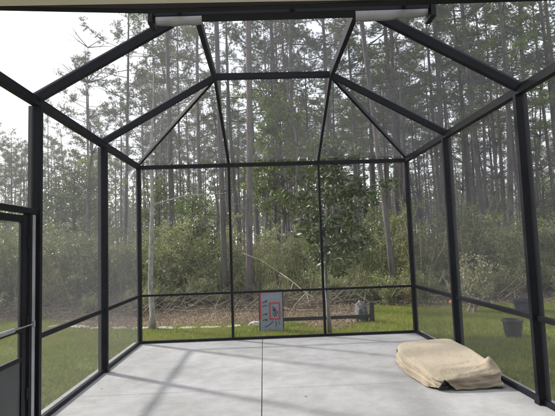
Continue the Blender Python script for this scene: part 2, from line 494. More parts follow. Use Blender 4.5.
# mansard roof
TX0, TX1 = -0.615, 1.045
zt = ZT
for x0, x1 in ((XA, TX0), (XB, TX1)):
    ebar('rafter', (x0, D - 0.01, ZE + 0.035), (x1, Y1 + 0.03, zt - 0.005), 0.042, 0.075)
for x, tx in ((XL, TX0), (XR, TX1)):
    ebar('hip_rafter', (x, D - 0.01, ZE + 0.035), (tx, Y1 + 0.02, zt - 0.005), 0.044, 0.06)
    ebar('rafter', (x, Y1, ZE + 0.03), (tx, Y1, zt - 0.005), 0.05, 0.092)
    ebar('rafter', (x, Y2, ZE + 0.03), (tx, Y2, zt - 0.005), 0.055, 0.10)
    ebar('rafter', (x, Y3, ZE + 0.03), (tx, Y3, zt - 0.005), 0.05, 0.105)
    ebar('roof_edge_beam', (tx, Y1 - 0.03, zt), (tx, Y2 + 0.03, zt), 0.055, 0.11)
    ebar('roof_edge_beam', (tx, Y2 - 0.08, zt), (tx, Y3, zt), 0.055, 0.11)
ebox('purlin', (TX0 - 0.03, Y1 - 0.028, zt - 0.04), (TX1 + 0.03, Y1 + 0.028, zt + 0.045))
ebox('purlin', (TX0 + 0.03, Y2 - 0.028, zt - 0.05), (TX1 - 0.03, Y2 + 0.028, zt + 0.055))
ebox('purlin', (TX0 - 0.03, Y3 - 0.028, zt - 0.055), (TX1 + 0.03, Y3 + 0.028, zt + 0.055))
ebar('header_beam', (XL + 0.02, 2.56, 3.04), (-0.62, 2.56, 2.979), 0.05, 0.06)
ebar('header_beam', (-0.622, 2.56, 2.979), (XR - 0.02, 2.56, 3.03), 0.05, 0.06)
# gutter box hung just outside the house eave, capped at both ends, with loose pale flashing under its ends
gut = ebar('gutter_box', (-0.668, 2.99, 3.162), (1.152, 2.99, 3.182), 0.10, 0.088)
ebox('end_cap', (-0.702, 2.925, 3.068), (-0.669, 3.05, 3.212), parent=gut)
ebox('end_cap', (1.153, 2.925, 3.082), (1.188, 3.05, 3.235), parent=gut)
for x in (-0.5, 0.24, 0.98):
    ebar('hanger', (x, 2.93, 3.16), (x, 2.575, 3.0), 0.03, 0.02, parent=gut)
for x0, x1, z0, sd_ in ((-0.655, -0.355, 3.114, 1), (0.655, 1.140, 3.132, 2)):
    m = MB(); n = 22; rows = 5
    for i in range(n + 1):
        t = i / n; xx = x0 + (x1 - x0) * t
        dep = (0.058 if sd_ == 1 else 0.076 - 0.022 * t) * (0.86 + 0.14 * math.sin(t * PI)) + 0.003 * math.sin(t * 17)
        for j in range(rows + 1):
            q = j / rows
            m.v.append((xx - EO.x, 2.945 - 0.012 * math.sin(q * 2.6) + 0.02 * q - 0.006 * math.sin(t * 11 + sd_) * q - EO.y, z0 + 0.012 * (t if sd_ == 2 else t * .3) - dep * q - EO.z))
    for i in range(n):
        for j in range(rows):
            a = i * (rows + 1) + j; m.f.append((a, a + rows + 1, a + rows + 2, a + 1))
    o = m.build('flashing_sheet', M['grey_metal'], gut, smooth=True)
    sm = o.modifiers.new('solid', 'SOLIDIFY'); sm.thickness = 0.002
# screens
def panel(pts, off=(0, 0, 0)):
    m = MB(); vs = [Vector(p) - EO + Vector(off) for p in pts]
    m.add(vs, [tuple(range(len(vs)))])
    return m.build('screen_panel', M['screen'], enc)
bx_ = [XL, XA, XB, XR]
for i in range(3):
    a, b = bx_[i], bx_[i + 1]
    panel([(a, D + 0.015, 0.03), (b, D + 0.015, 0.03), (b, D + 0.015, ZM), (a, D + 0.015, ZM)])
    panel([(a, D + 0.015, ZM), (b, D + 0.015, ZM), (b, D + 0.015, ZE), (a, D + 0.015, ZE)])
for x, s in ((XL, -1), (XR, 1)):
    xx = x + s * 0.012
    for a, b in ((Y1, D), (Y2, Y1), (Y3, Y2)):
        if x == XL and a == Y3:
            panel([(xx, a, 2.03), (xx, b, 2.03), (xx, b, ZE), (xx, a, ZE)])
            continue
        panel([(xx, a, 0.03), (xx, b, 0.03), (xx, b, ZM), (xx, a, ZM)])
        panel([(xx, a, ZM), (xx, b, ZM), (xx, b, ZE), (xx, a, ZE)])
zr = ZE + 0.06
zq = zt + 0.04
panel([(XL, D, zr), (XA, D, zr), (TX0, Y1, zq)])
panel([(XA, D, zr), (XB, D, zr), (TX1, Y1, zq), (TX0, Y1, zq)])
panel([(XB, D, zr), (XR, D, zr), (TX1, Y1, zq)])
for x, tx in ((XL, TX0), (XR, TX1)):
    panel([(x, D, zr), (tx, Y1, zq), (x, Y1, zr)])
    panel([(x, Y1, zr), (tx, Y1, zq), (tx, Y2, zq), (x, Y2, zr)])
    panel([(x, Y2, zr), (tx, Y2, zq), (tx, Y3, zq), (x, Y3, zr)])
panel([(TX0, Y1, zq + 0.02), (TX1, Y1, zq + 0.02), (TX1, Y2, zq + 0.02), (TX0, Y2, zq + 0.02)])
panel([(TX0, Y2, zq + 0.02), (TX1, Y2, zq + 0.02), (TX1, Y3, zq + 0.02), (TX0, Y3, zq + 0.02)])

# screen door in the near left bay
ebox('door_header', (XL - 0.035, Y3 + 0.028, 1.985), (XL + 0.045, Y2 - 0.028, 2.035))
ebox('door_jamb', (XL - 0.03, 4.40, 0.0), (XL + 0.035, 4.532, 1.984), 'frame')
jl = ebox('jamb_face', (XL + 0.036, 4.435, 0.02), (XL + 0.042, 4.49, 1.975), 'closer')
ebox('door_jamb', (XL - 0.03, Y3 + 0.03, 0.0), (XL + 0.035, 3.30, 1.984), 'frame')
DY0, DY1 = 3.33, 4.37
door = MB().box(Vector((XL - 0.02, DY1 - 0.07, 0.015)) - EO, Vector((XL + 0.02, DY1, 1.965)) - EO)
door.box(Vector((XL - 0.02, DY0, 0.015)) - EO, Vector((XL + 0.02, DY0 + 0.07, 1.965)) - EO)
for z0, z1 in ((1.90, 1.963), (0.92, 0.965), (0.017, 0.07), (0.66, 0.70)):
    door.box(Vector((XL - 0.018, DY0 + 0.07, z0)) - EO, Vector((XL + 0.018, DY1 - 0.07, z1)) - EO)
door = door.build('screen_door', M['frame'], enc, bevel=0.003)
ebox('kick_panel', (XL - 0.006, DY0 + 0.07, 0.07), (XL + 0.008, DY1 - 0.07, 0.66), 'kick', door)
m = MB().add([Vector((XL + 0.004, y, z)) - EO for y, z in ((DY0 + 0.07, 0.70), (DY1 - 0.07, 0.70), (DY1 - 0.07, 1.90), (DY0 + 0.07, 1.90))], [(0, 1, 2, 3)])
m.build('door_screen', M['screen'], door)
for z in (0.36, 1.0, 1.72):
    ebox('hinge', (XL - 0.01, DY1 + 0.002, z - 0.05), (XL + 0.032, DY1 + 0.024, z + 0.05), 'frame', door)
m = MB()
m.tube([Vector((XL + 0.05, 3.75, 0.965)) - EO, Vector((XL + 0.05, 4.10, 0.965)) - EO], 0.019, 12)
m.tube([Vector((XL + 0.05, 4.10, 0.965)) - EO, Vector((XL + 0.045, 4.45, 0.965)) - EO], 0.006, 8)
m.box(Vector((XL + 0.02, 3.76, 0.945)) - EO, Vector((XL + 0.05, 3.79, 0.985)) - EO)
m.box(Vector((XL + 0.03, 4.44, 0.94)) - EO, Vector((XL + 0.055, 4.47, 0.99)) - EO)
m.build('door_closer', M['closer'], door)
m = MB(); m.tube([Vector((XL + 0.07, 3.42, 0.93)) - EO, Vector((XL + 0.075, 3.52, 0.935)) - EO], 0.01, 8)
m.box(Vector((XL + 0.02, 3.36, 0.88)) - EO, Vector((XL + 0.03, 3.40, 1.02)) - EO); m.tube([Vector((XL + 0.02, 3.42, 0.93)) - EO, Vector((XL + 0.07, 3.42, 0.93)) - EO], 0.01, 8)
m.build('handle', M['closer'], door)

# ------------------------------------------------------------------ covered furniture on the deck
def make_cover():
    root = empty('furniture_cover', (2.12, 5.85, 0))
    tag(root, 'low long shape under a rumpled beige fabric cover lying on the concrete deck', 'covered furniture')
    nu, rings = 320, 76
    rng = random.Random(4)
    # outline (x,y) around, local to root
    ctrl = [(-0.27, -0.80), (-0.10, -0.795), (0.12, -0.79), (0.37, -0.78), (0.44, -0.66), (0.435, -0.35), (0.43, 0.0), (0.43, 0.35), (0.41, 0.60),
            (0.28, 0.69), (0.02, 0.72), (-0.22, 0.71), (-0.34, 0.60), (-0.405, 0.35), (-0.425, 0.0), (-0.40, -0.40), (-0.345, -0.68)]
    def outline(t):
        n = len(ctrl); s = t * n; i = int(s) % n; f = s - int(s)
        p0, p1, p2, p3 = (ctrl[(i + k - 1) % n] for k in range(4))
        return tuple(0.5 * (2*p1[a] + (p2[a]-p0[a])*f + (2*p0[a]-5*p1[a]+4*p2[a]-p3[a])*f*f + (3*p1[a]-p0[a]-3*p2[a]+p3[a])*f**3) for a in (0, 1))
    creases = [((.34, -.62), (-.20, -.60), .030, .035), ((.34, -.62), (.10, -.30), .022, .03), ((.36, -.60), (.38, -.05), .020, .035), ((-.05, -.70), (-.30, -.35), .016, .03),
               ((.30, -.68), (-.10, -.74), .018, .025), ((-.34, -.10), (.05, -.42), .012, .03), ((-.30, .45), (.10, .10), .010, .05), ((.30, .45), (.05, .62), .012, .05),
               ((.20, -.45), (-.12, -.52), -.016, .03), ((.28, -.30), (.02, -.12), -.012, .04), ((-.15, .25), (.25, .30), -.008, .05), ((-.33, -.45), (-.30, .30), .012, .03)]
    def height(x, y):
        h = 0.205 + 0.07 * x + 0.045 * (y + 0.2) + 0.006 * math.sin(7 * y + 3 * x) - 0.05 * math.exp(-((y + 0.80) ** 2) / 0.03)
        h += 0.055 * math.exp(-((x - 0.35) ** 2 + (y + 0.62) ** 2) / 0.0035)
        for (ax, ay), (bx, by), hh, w in creases:
            dx, dy = bx - ax, by - ay; t = max(0, min(1, ((x - ax) * dx + (y - ay) * dy) / (dx * dx + dy * dy)))
            d = math.hypot(x - ax - t * dx, y - ay - t * dy)
            h += hh * (1 - .6 * t) * math.exp(-d / w)
        return h
    def fold(t):                       # soft-edged sawtooth: one cloth layer lapping over the next
        f = t % 1.0
        return f * f * (3 - 2 * f) if f < .86 else (1 - f) / .14
    TC, H0 = 5 / nu, 4.01 / nu
    m = MB()
    prof = []
    for k in range(rings):
        t = k / (rings - 1)
        if t < 0.38:   prof.append((1.0 - 0.035 * (t / 0.38), t / 0.38 * 0.80))
        elif t < 0.50:
            a = (t - 0.38) / 0.12 * PI / 2; prof.append((0.965 + 0.018 * math.sin(2 * a) - 0.075 * (1 - math.cos(a)), 0.80 + 0.20 * math.sin(a)))
        else:
            prof.append((0.89 * (1 - (t - 0.50) / 0.50 * 0.985), 1.0))
    for k, (sc, zf) in enumerate(prof):
        for i in range(nu):
            dl = (i / nu - TC + .5) % 1.0 - .5; w_ = max(.0006, .040 * (1 - zf / .98)); ad = abs(dl)
            ad2 = ad * w_ / H0 if ad <= H0 else (w_ + (ad - H0) * (.10 - w_) / (.10 - H0) if ad < .10 else ad)
            tt = (TC + math.copysign(ad2, dl)) % 1.0
            x, y = outline(tt)
            ang = tt * 2 * PI
            ruf = 1 + (1 - zf) * (0.016 * math.sin(11 * ang + 1) + 0.010 * math.sin(23 * ang + zf * 3)) + 0.012 * math.sin(7 * ang + 5 * zf) * (zf < 1)
            # long diagonal creases on the skirt
            cr = (0.030 * (fold(zf * 2.6 + 0.55 * math.sin(ang * 1.0 + .6) + .25 * math.sin(3 * ang)) - .5) + 0.008 * math.sin(19 * ang + 9 * zf)) * math.sin(PI * min(1, zf)) ** .6 if zf < 1 else 0
            px, py = x * sc * ruf, y * sc * ruf * 0.995
            px *= 1 + cr; py *= 1 + cr * 0.6
            hz = height(px, py)
            z = 0.012 + zf * (hz - 0.012) + (0.02 * max(0, math.sin(5 * ang + 2)) * (1 - zf) if zf < 0.2 else 0)
            m.v.append((px, py, z))
    for k in range(rings - 1):
        for i in range(nu):
            j = (i + 1) % nu
            f = (k * nu + i, k * nu + j, (k + 1) * nu + j, (k + 1) * nu + i)
            if 1 <= i < 9 and k < rings * .5 and prof[k][1] < .93: continue   # lifted flap: the black foot shows under the cloth
            m.f.append(f)
    m.f.append(tuple((rings - 1) * nu + i for i in range(nu)))
    cov = m.build('cover', M['tarp'], root, smooth=True)
    s = cov.modifiers.new('solid', 'SOLIDIFY'); s.thickness = 0.004; s.offset = 1
    ss = cov.modifiers.new('sub', 'SUBSURF'); ss.levels = 0; ss.render_levels = 0
    # hem band
    h = MB(); h.tube([(outline(i / 48)[0] * 1.012, outline(i / 48)[1] * 1.012, 0.022 + 0.012 * math.sin(i * 0.9)) for i in range(8, 46)], 0.007, 6)
    h.build('hem', M['tarp'], cov, smooth=True)
    b = MB(); b.box((-0.285, -0.745, 0.0), (-0.175, -0.64, 0.045)); b.tube([(-0.26, -0.70, 0.04), (-0.21, -0.69, 0.125)], 0.02, 8); b.tube([(-0.20, -0.70, 0.04), (-0.24, -0.67, 0.12)], 0.016, 8)
    b.tube([(-0.23, -0.72, 0.048), (-0.23, -0.60, 0.048)], 0.042, 14)
    b.build('foot', M['black_rubber'], root, bevel=0.006)
    f = MB(); f.bar((-0.29, -0.66, 0.09), (-0.29, 0.75, 0.09), 0.04, 0.05); f.bar((0.30, -0.60, 0.13), (0.26, 0.72, 0.13), 0.04, 0.05)
    f.bar((-0.27, -0.5, 0.12), (0.29, -0.5, 0.15), 0.04, 0.04)
    f.build('frame', M['black_rubber'], root)
make_cover()

rl = random.Random(17)
for i, (x, y) in enumerate([(-.35, 8.1), (-1.6, 7.7), (.7, 6.9), (-1.95, 5.7), (-.9, 5.6), (1.4, 7.4), (2.35, 7.9), (.4, 5.1)]):
    L = rl.uniform(.012, .022); m = MB()
    m.add([(-L, 0, .002), (-.3 * L, .32 * L, .006), (.5 * L, .28 * L, .007), (L, 0, .003), (.5 * L, -.3 * L, .004), (-.3 * L, -.34 * L, .003)], [(0, 5, 1), (1, 5, 4, 2), (2, 4, 3)])
    o = m.build('fallen_leaf', M['litter']); o.location = (x, y, 0.001); o.rotation_euler = (0, 0, rl.uniform(0, 6))
    tag(o, 'tiny dry leaf blown onto the concrete deck', 'leaf', 'dry leaves on the deck')

# ------------------------------------------------------------------ things in the yard
def blob(seed, sx, sy, sz, sub=3, amp=0.18, freq=2.2):
    bm = bmesh.new(); bmesh.ops.create_icosphere(bm, subdivisions=sub, radius=1)
    rng = random.Random(seed); ph = [rng.uniform(0, 6) for _ in range(9)]
    for v in bm.verts:
        c = v.co.copy()
        n = sum(math.sin(freq * (k + 1) * (c[k % 3] * 1.3 + 0.7 * c[(k + 1) % 3]) + ph[k]) / (k + 1) for k in range(6))
        c *= 1 + amp * n
        v.co = Vector((c.x * sx, c.y * sy, max(-0.25, c.z) * sz))
    me = bpy.data.meshes.new('rock'); bm.to_mesh(me); bm.free()
    return me

def training_board():
    t = empty('pitching_target', (0.12, 9.76, GZ), rad(-3))
    tag(t, 'grey pitching target board with red border and red strike zone standing on the grass', 'target board')
    tilt = Matrix.Rotation(rad(-9), 4, 'X')
    W, H = 0.47, 0.82
    def fin(o): o.data.transform(tilt); return o
    p = fin(MB().box((-W/2, -0.012, 0.0), (W/2, 0.012, H)).build('panel', M['board'], t, bevel=0.004))
    f = MB()
    f.box((-W/2 - 0.02, -0.02, 0.0), (-W/2 - 0.001, 0.02, H + 0.03)); f.box((W/2 + 0.001, -0.02, 0.0), (W/2 + 0.02, 0.02, H + 0.03)); f.box((-W/2, -0.02, H + 0.001), (W/2, 0.02, H + 0.03))
    fin(f.build('frame', M['black_metal'], t, bevel=0.004))
    e = MB(); e.box((-W/2, -0.017, 0.25), (-W/2 + 0.026, -0.0125, H)); e.box((-W/2 + 0.026, -0.017, H - 0.035), (0.09, -0.0125, H))
    e.add([(0.07, -0.017, H - 0.005), (0.12, -0.017, H - 0.03), (0.20, -0.017, H - 0.02), (0.22, -0.017, H - 0.002)], [(0, 1, 2, 3)])
    fin(e.build('border', M['red'], p))
    z = MB(); x0, x1, z0, z1, w = -0.045, 0.185, 0.23, 0.585, 0.030
    z.box((x0, -0.018, z0), (x0 + w, -0.0125, z1)); z.box((x1 - w, -0.018, z0), (x1, -0.0125, z1))
    z.box((x0 + w, -0.018, z0), (x1 - w, -0.0125, z0 + w)); z.box((x0 + w, -0.018, z1 - w), (x1 - w, -0.0125, z1))
    fin(z.build('strike_zone', M['red'], p))
    k = MB()
    def st(pts, r=0.007):
        for a, b in zip(pts, pts[1:]): k.bar((a[0], -0.0145, a[1]), (b[0], -0.0145, b[1]), 0.003, r * 2, up=(0, 0, 1))
    # side marks, crouching glove-like strokes in the zone, curved lines below
    for zz in (0.60, 0.52, 0.35, 0.24): st([(-0.18, zz - 0.02), (-0.13, zz), (-0.085, zz + 0.005)], 0.008)
    for zz in (0.61, 0.345, 0.225): st([(-0.11, zz - 0.02), (-0.095, zz + 0.02)], 0.014)
    st([(0.03, 0.50), (0.06, 0.45), (0.05, 0.40), (0.09, 0.36), (0.10, 0.30)], 0.011); st([(0.09, 0.47), (0.07, 0.42), (0.115, 0.40), (0.13, 0.35)], 0.010)
    st([(0.02, 0.36), (0.05, 0.34), (0.07, 0.29)], 0.009); st([(0.02, 0.43), (0.05, 0.43)], 0.009)
    st([(-0.14, 0.09), (-0.08, 0.11), (-0.01, 0.16), (0.03, 0.205)], 0.008); st([(0.08, 0.20), (0.10, 0.14), (0.085, 0.09)], 0.008)
    st([(0.15, 0.20), (0.17, 0.13)], 0.006)
    fin(k.build('printed_marks', M['mark'], p))
    l = MB(); l.tube([(-0.18, 0.10, 0.66), (-0.18, 0.36, 0.0)], 0.011, 8); l.tube([(0.18, 0.10, 0.66), (0.18, 0.36, 0.0)], 0.011, 8); l.tube([(-0.18, 0.23, 0.33), (0.18, 0.23, 0.33)], 0.008, 8)
    l.build('rear_stand', M['black_metal'], t)
training_board()

def low_rail():
    t = empty('garden_rail', (2.34, 10.36, GZ)); tag(t, 'low black steel rail with a square end post behind the enclosure', 'rail')
    MB().box((-0.045, -0.045, 0), (0.045, 0.045, 0.44)).build('end_post', M['black_metal'], t, bevel=0.004)
    MB().bar((-2.05, 0.02, 0.135), (-0.047, 0.0, 0.14), 0.06, 0.075).build('rail_bar', M['black_metal'], t, bevel=0.004)
    MB().box((-2.09, -0.02, 0.0), (-2.03, 0.05, 0.105)).build('short_leg', M['black_metal'], t, bevel=0.004)
low_rail()
o = link(bpy.data.objects.new('boulder', blob(5, 0.15, 0.16, 0.37, 4, 0.10, 2.4))); o.data.materials.append(M['grey_rock'])
o.location = (2.14, 10.52, GZ + 0.08); tag(o, 'grey mottled boulder leaning against the end post of the black rail', 'rock')
o = link(bpy.data.objects.new('pale_rock', blob(9, 0.16, 0.10, 0.08, 4, 0.12, 2.0))); o.data.materials.append(M['rock'])
o.location = (-0.21, 10.45, GZ + 0.03); tag(o, 'small whitish rock lying beside the grey target board', 'rock')

# flagstone edging along the bed
rngs = random.Random(12)
sp = [(-5.0, 11.55, .62, 'wide bleached flagstone at the far left end of the lawn edging'), (-4.35, 11.25, .5, None), (-3.8, 11.0, .46, None), (-3.3, 10.85, .4, None),
      (-2.78, 10.72, .42, None), (-2.2, 10.62, .44, 'pale flagstone in the lawn edging just right of the grey sapling'), (-1.72, 10.55, .42, None), (-1.22, 10.5, .5, 'brightest long flagstone of the lawn edging near the middle'), (-0.72, 10.52, .36, 'short flagstone ending the lawn edging beside the whitish rock')]
for x, y, L, lab in sp:
    m = MB(); n = 11; top = []
    for k in range(n):
        a = 2 * PI * k / n; rr = rngs.uniform(0.86, 1.08)
        top.append((L / 2 * math.cos(a) * rr, 0.13 * math.sin(a) * rr))
    m.v = [(a * 1.04, b * 1.05, 0) for a, b in top] + [(a, b, 0.016 + rngs.uniform(0, .012)) for a, b in top]
    m.f = [tuple(range(n, 2 * n))] + [(k, (k + 1) % n, n + (k + 1) % n, n + k) for k in range(n)]
    o = m.build('flagstone', M['rock'], bevel=0.008); o.location = (x, y, GZ + 0.002); o.rotation_euler = (rad(rngs.uniform(-3, 3)), rad(rngs.uniform(-3, 3)), rad(-8 + rngs.uniform(-9, 9)))
    tag(o, lab or 'pale worn flagstone set in the curved edging between lawn and leaf litter', 'flagstone', 'flagstones edging the lawn')

def lathe(m, prof, n=24):
    b = len(m.v)
    for r, z in prof:
        for k in range(n): m.v.append((r * math.cos(2*PI*k/n), r * math.sin(2*PI*k/n), z))
    for i in range(len(prof) - 1):
        for k in range(n):
            m.f.append((b+i*n+k, b+i*n+(k+1) % n, b+(i+1)*n+(k+1) % n, b+(i+1)*n+k))
    return m

# ------------------------------------------------------------------ plants: generators
def skeleton(rng, h, spread, nst, ntw, base=0.25, lean=(0, 0), r0=0.03, trunk=None):
    """returns MB of stems and array of twig points for leaves"""
    m = MB(); pts = []; dirs = []
    for s in range(nst):
        a = rng.uniform(0, 2 * PI); top = np.array([math.cos(a) * spread * rng.uniform(0.2, 0.95) + lean[0], math.sin(a) * spread * rng.uniform(0.2, 0.95) + lean[1], h * rng.uniform(0.62, 1.0)])
        p0 = np.array([rng.normal() * 0.05, rng.normal() * 0.05, 0.0]) if trunk is None else np.array(trunk)
        mid = p0 * 0.4 + top * 0.6; mid[2] = p0[2] + (top[2] - p0[2]) * 0.45; mid[:2] *= 0.7
        q1 = p0 + (mid - p0) * 0.5 + rng.normal(size=3) * 0.04 * spread; q3 = (mid + top) / 2 + rng.normal(size=3) * 0.06 * spread
        chain = [p0, q1, mid, q3, top]
        m.tube(chain, [r0, r0 * .8, r0 * .6, r0 * .4, r0 * .15], 5)
        ch = np.array(chain)
        for _ in range(ntw):
            t = rng.uniform(base, 1.0) * 4; i = min(3, int(t)); b = ch[i] + (ch[i+1] - ch[i]) * (t - i)
            d = unit(rng.normal(size=3) * [1, 1, .6] + [0, 0, .35]); L = spread * rng.uniform(.18, .5) * (1.25 - .5 * t / 4)
            e = b + d * L
            m.tube([b, (b + e) / 2 + rng.normal(size=3) * .02, e], [r0 * .22, r0 * .15, r0 * .06], 3, False)
            k = rng.integers(5, 9)
            for u in np.linspace(.35, 1.05, k): pts.append(b + (e - b) * u); dirs.append(d)
    return m, np.array(pts), np.array(dirs)

def shrub_data(seed, h, spread, nst, ntw, leaf, per, mat, aspect=.4, bark='twig', base=.15, scatter=.05):
    rng = np.random.default_rng(seed)
    m, P, Dr = skeleton(rng, h, spread, nst, ntw, base)
    Q = np.repeat(P, per, 0) + rng.normal(size=(len(P) * per, 3)) * scatter
    Q[:, 2] = np.maximum(Q[:, 2], .04)
    return m.mesh('stems', M[bark]), np_mesh('foliage', leaves(rng, Q, leaf, aspect), 4, M[mat])

def place(name, data, loc, rz, sc, label, cat, group=None, parts=('stems', 'foliage')):
    t = empty(name, loc, rz); t.scale = sc if hasattr(sc, '__len__') else (sc, sc, sc)
    for pn, me in zip(parts, data):
        if me is not None: link(bpy.data.objects.new(pn, me), t)
    tag(t, label, cat, group)
    return t

def pine_data(seed, h, crown0, r0, width, green=False, per=30, dead=0.14, dens=1.0, lean=.02):
    rng = np.random.default_rng(seed)
    m = MB(); n = 12
    la = rng.uniform(0, 2 * PI); bend = rng.normal(size=2) * .18
    def tp(t):
        return np.array([math.cos(la) * lean * h * t + bend[0] * math.sin(t * 3.1), math.sin(la) * lean * h * t + bend[1] * math.sin(t * 2.6), h * t])
    ts = np.linspace(0, 1, n)
    r0 *= .82; width *= .88
    rs = [r0 * (1.22 if t == 0 else 1) * (1 - .30 * t - .62 * t ** 4) for t in ts]
    m.tube([tp(t) for t in ts], rs, 9)
    P = []; Dd = []
    # stubs below the crown
    for _ in range(rng.integers(3, 9)):
        t = rng.uniform(crown0 * .45, crown0); a = rng.uniform(0, 2 * PI); b = tp(t)
        e = b + np.array([math.cos(a), math.sin(a), rng.uniform(-.3, .2)]) * rng.uniform(.3, 1.3)
        m.tube([b, e], [.022, .008], 4, False)
    nb = int(rng.integers(24, 33) * dens)
    for i in range(nb):
        f = (i + rng.uniform(0, 1)) / nb
        t = crown0 + (1 - crown0) * f * .985
        a = i * 2.4 + rng.normal() * .5; b = tp(t)
        L = width * (math.sin(PI * min(1, .22 + f * .80)) ** .8 * .9 + .12) * rng.uniform(.5, 1.15)
        up = -.08 + .75 * f + rng.normal() * .15
        d0 = unit(np.array([math.cos(a), math.sin(a), up * .5])); d1 = unit(np.array([math.cos(a), math.sin(a), up + .35]))
        mid = b + d0 * L * .55; e = mid + d1 * L * .45
        m.tube([b, mid, e], [.036 * (1.15 - f), .020 * (1.15 - f) + .006, .006], 4, False)
        if rng.uniform() < dead * (1 - f): continue
        ns = 5 + int(L * 2.8)
        for s in range(ns):
            u = rng.uniform(.42, 1.0); q = b + (mid - b) * (u / .55) if u < .55 else mid + (e - mid) * ((u - .55) / .45)
            dd = unit(d1 + rng.normal(size=3) * [.75, .75, .45]); sl = rng.uniform(.15, .60) * (1.2 - .4 * u)
            q2 = q + dd * sl
            m.tube([q, q2], [.008, .004], 3, False)
            for w in rng.uniform(.45, 1.15, int(rng.integers(5, 9))): P.append(q + (q2 - q) * w + rng.normal(size=3) * [.13, .13, .10]); Dd.append(unit(dd + rng.normal(size=3) * .5 + [0, 0, .3]))
        P.append(e); Dd.append(d1)
    P = np.array(P); Dd = np.array(Dd)
    V = needles(rng, P, Dd, .125, .0062, int(per * .8))
    return m.mesh('trunk', M['pine_bark'], True), np_mesh('crown', V, 3, M['needle_green' if green else 'needle'])

def broad_data(seed, h, cz0, width, leaf, per, mat, bark='pine_bark', r0=.09, nb=26, clump=.30, aspect=.5, top=1.0):
    """broadleaf tree: crown made of leaf sprays on real limbs, lumpy outline with gaps"""
    rng = np.random.default_rng(seed); m = MB()
    tr = [np.array([0, 0, 0.]), np.array([.05, .02, h * .3]), np.array([-.04, .06, h * .6]), np.array([.03, 0, h * .95])]
    m.tube(tr, [r0 * 1.15, r0 * .9, r0 * .6, r0 * .15], 8)
    P = []
    for i in range(nb):
        f = (i + rng.uniform()) / nb; z = cz0 + (h * .93 - cz0) * f; a = i * 2.4 + rng.normal() * .6
        L = width * (math.sin(PI * (.18 + .74 * f)) ** .7) * rng.uniform(.45, 1.1)
        b = np.array([0.02, 0.02, z * .92]); e = b + np.array([math.cos(a) * L, math.sin(a) * L, L * rng.uniform(.05, .6)])
        mid = (b + e) / 2 + rng.normal(size=3) * .08 * L
        m.tube([b, mid, e], [r0 * .35, r0 * .2, r0 * .06], 4, False)
        for s in range(int(4 + L * 5)):
            u = rng.uniform(.3, 1.05); q = b + (e - b) * u; q2 = q + rng.normal(size=3) * [clump, clump, clump * .7] * 1.1
            m.tube([q, q2], [.010, .004], 3, False)
            for w in (.5, .75, 1.0): P.append(q + (q2 - q) * w)
    P = np.array(P)
    Q = np.repeat(P, per, 0) + rng.normal(size=(len(P) * per, 3)) * clump * .28
    return m.mesh('trunk', M[bark], True), np_mesh('crown', leaves(rng, Q, leaf, aspect), 4, M[mat])

# ------------------------------------------------------------------ the wood
PF = 466.84
def ux(u, d):        # world x at distance d straight along a picture column, used only to spread the wood evenly
    a = (u - 277.5) / PF
    return d * (math.tan(math.atan(a) + .033))

pines = [pine_data(100 + i, 17 + (i % 3) * 1.2, [.50, .58, .48, .55, .62, .47, .60, .53][i % 8], .105 + .010 * (i % 4), (3.0 if i < 5 else 2.1) + .25 * (i % 3), dens=([1.2, 1.05, 1.3][i % 3] if i < 5 else .85), per=(38 if i < 5 else 30)) for i in range(8)]
gpines = [pine_data(140 + i, 16 + i, .40 + .06 * i, .15, 2.7, green=True, per=36, dens=1.15) for i in range(3)]
snag = pine_data(160, 12, .8, .10, 1.0, per=4, dens=.35, dead=1)
rng0 = random.Random(21)
taken = []
def free(x, y, r):
    return all((x - a) ** 2 + (y - b) ** 2 > r * r for a, b in taken)

PT = 'trunk', 'crown'
# pines that can be singled out (column in the photo, distance, height scale)
special = [
 (171, 16.8, 5, 1.05, 'thick straight pine right of the pale bare sapling, seen through the left back bay'),
 (223, 14.6, 6, 1.1, 'pine standing directly behind the left post of the back wall'),
 (246, 13.9, 7, 1.15, 'slender pine reaching the brush at its foot just right of the left back post'),
 (391, 13.7, 5, 1.1, 'nearest pine in the right back bay, its grey trunk standing in green scrub'),
 (484, 20.5, 3, 1.15, 'stout pine seen through the right side screens between the two posts'),
 (124, 27.0, 2, .95, 'full crowned pine reaching highest against white sky at upper left'),
 (88, 31.0, 0, .90, 'pine with wide feathery crown left of the tallest upper left pine'),
 (182, 29.0, 4, 1.0, 'dense crowned pine under the left end of the pale flashing'),
 (325, 24.0, 3, 1.12, 'pine trunk rising close behind the right post of the back wall'),
 (275, 26.0, 0, 1.1, 'pine rising behind the middle of the back wall'),
 (300, 22.5, 1, 1.1, 'pine behind the back wall with trunk above the fallen pale branches'),
 (410, 23.0, 2, 1.15, 'pine trunk seen beside the right back corner post'),
 (441, 20.0, 7, 1.15, 'pine in front of pale blue sky at upper right'),
]
for u, d, vi, sc, lab in special:
    x = ux(u, d); taken.append((x, d))
    q = place('pine_tree', pines[vi], (x, d, GZ - .05), rng0.uniform(0, 6), (sc * .8, sc * .8, sc) if d < 18 else sc, lab, 'pine tree', 'pines of the wood behind the thicket', PT)
    if u == 391: q.rotation_euler = (0, -.075, 0)
for u, d, vi, sc, lab in ((505, 17.5, 0, .92, 'bushy bright green pine filling the upper right corner'), (560, 19.0, 1, .9, 'bright green pine beyond the near right post'), (468, 25, 2, .98, 'green pine behind the roof join at upper right'), (532, 22, 1, 1.05, 'tall bright green pine at the right edge behind the bushy one'), (352, 27, 1, .95, 'bright green pine behind the right end of the flat roof panel')):
    x = ux(u, d); taken.append((x, d))
    place('pine_tree', gpines[vi], (x, d, GZ - .05), rng0.uniform(0, 6), sc, lab, 'pine tree', 'pines of the wood behind the thicket', PT)
cnt = 0; tries = 0
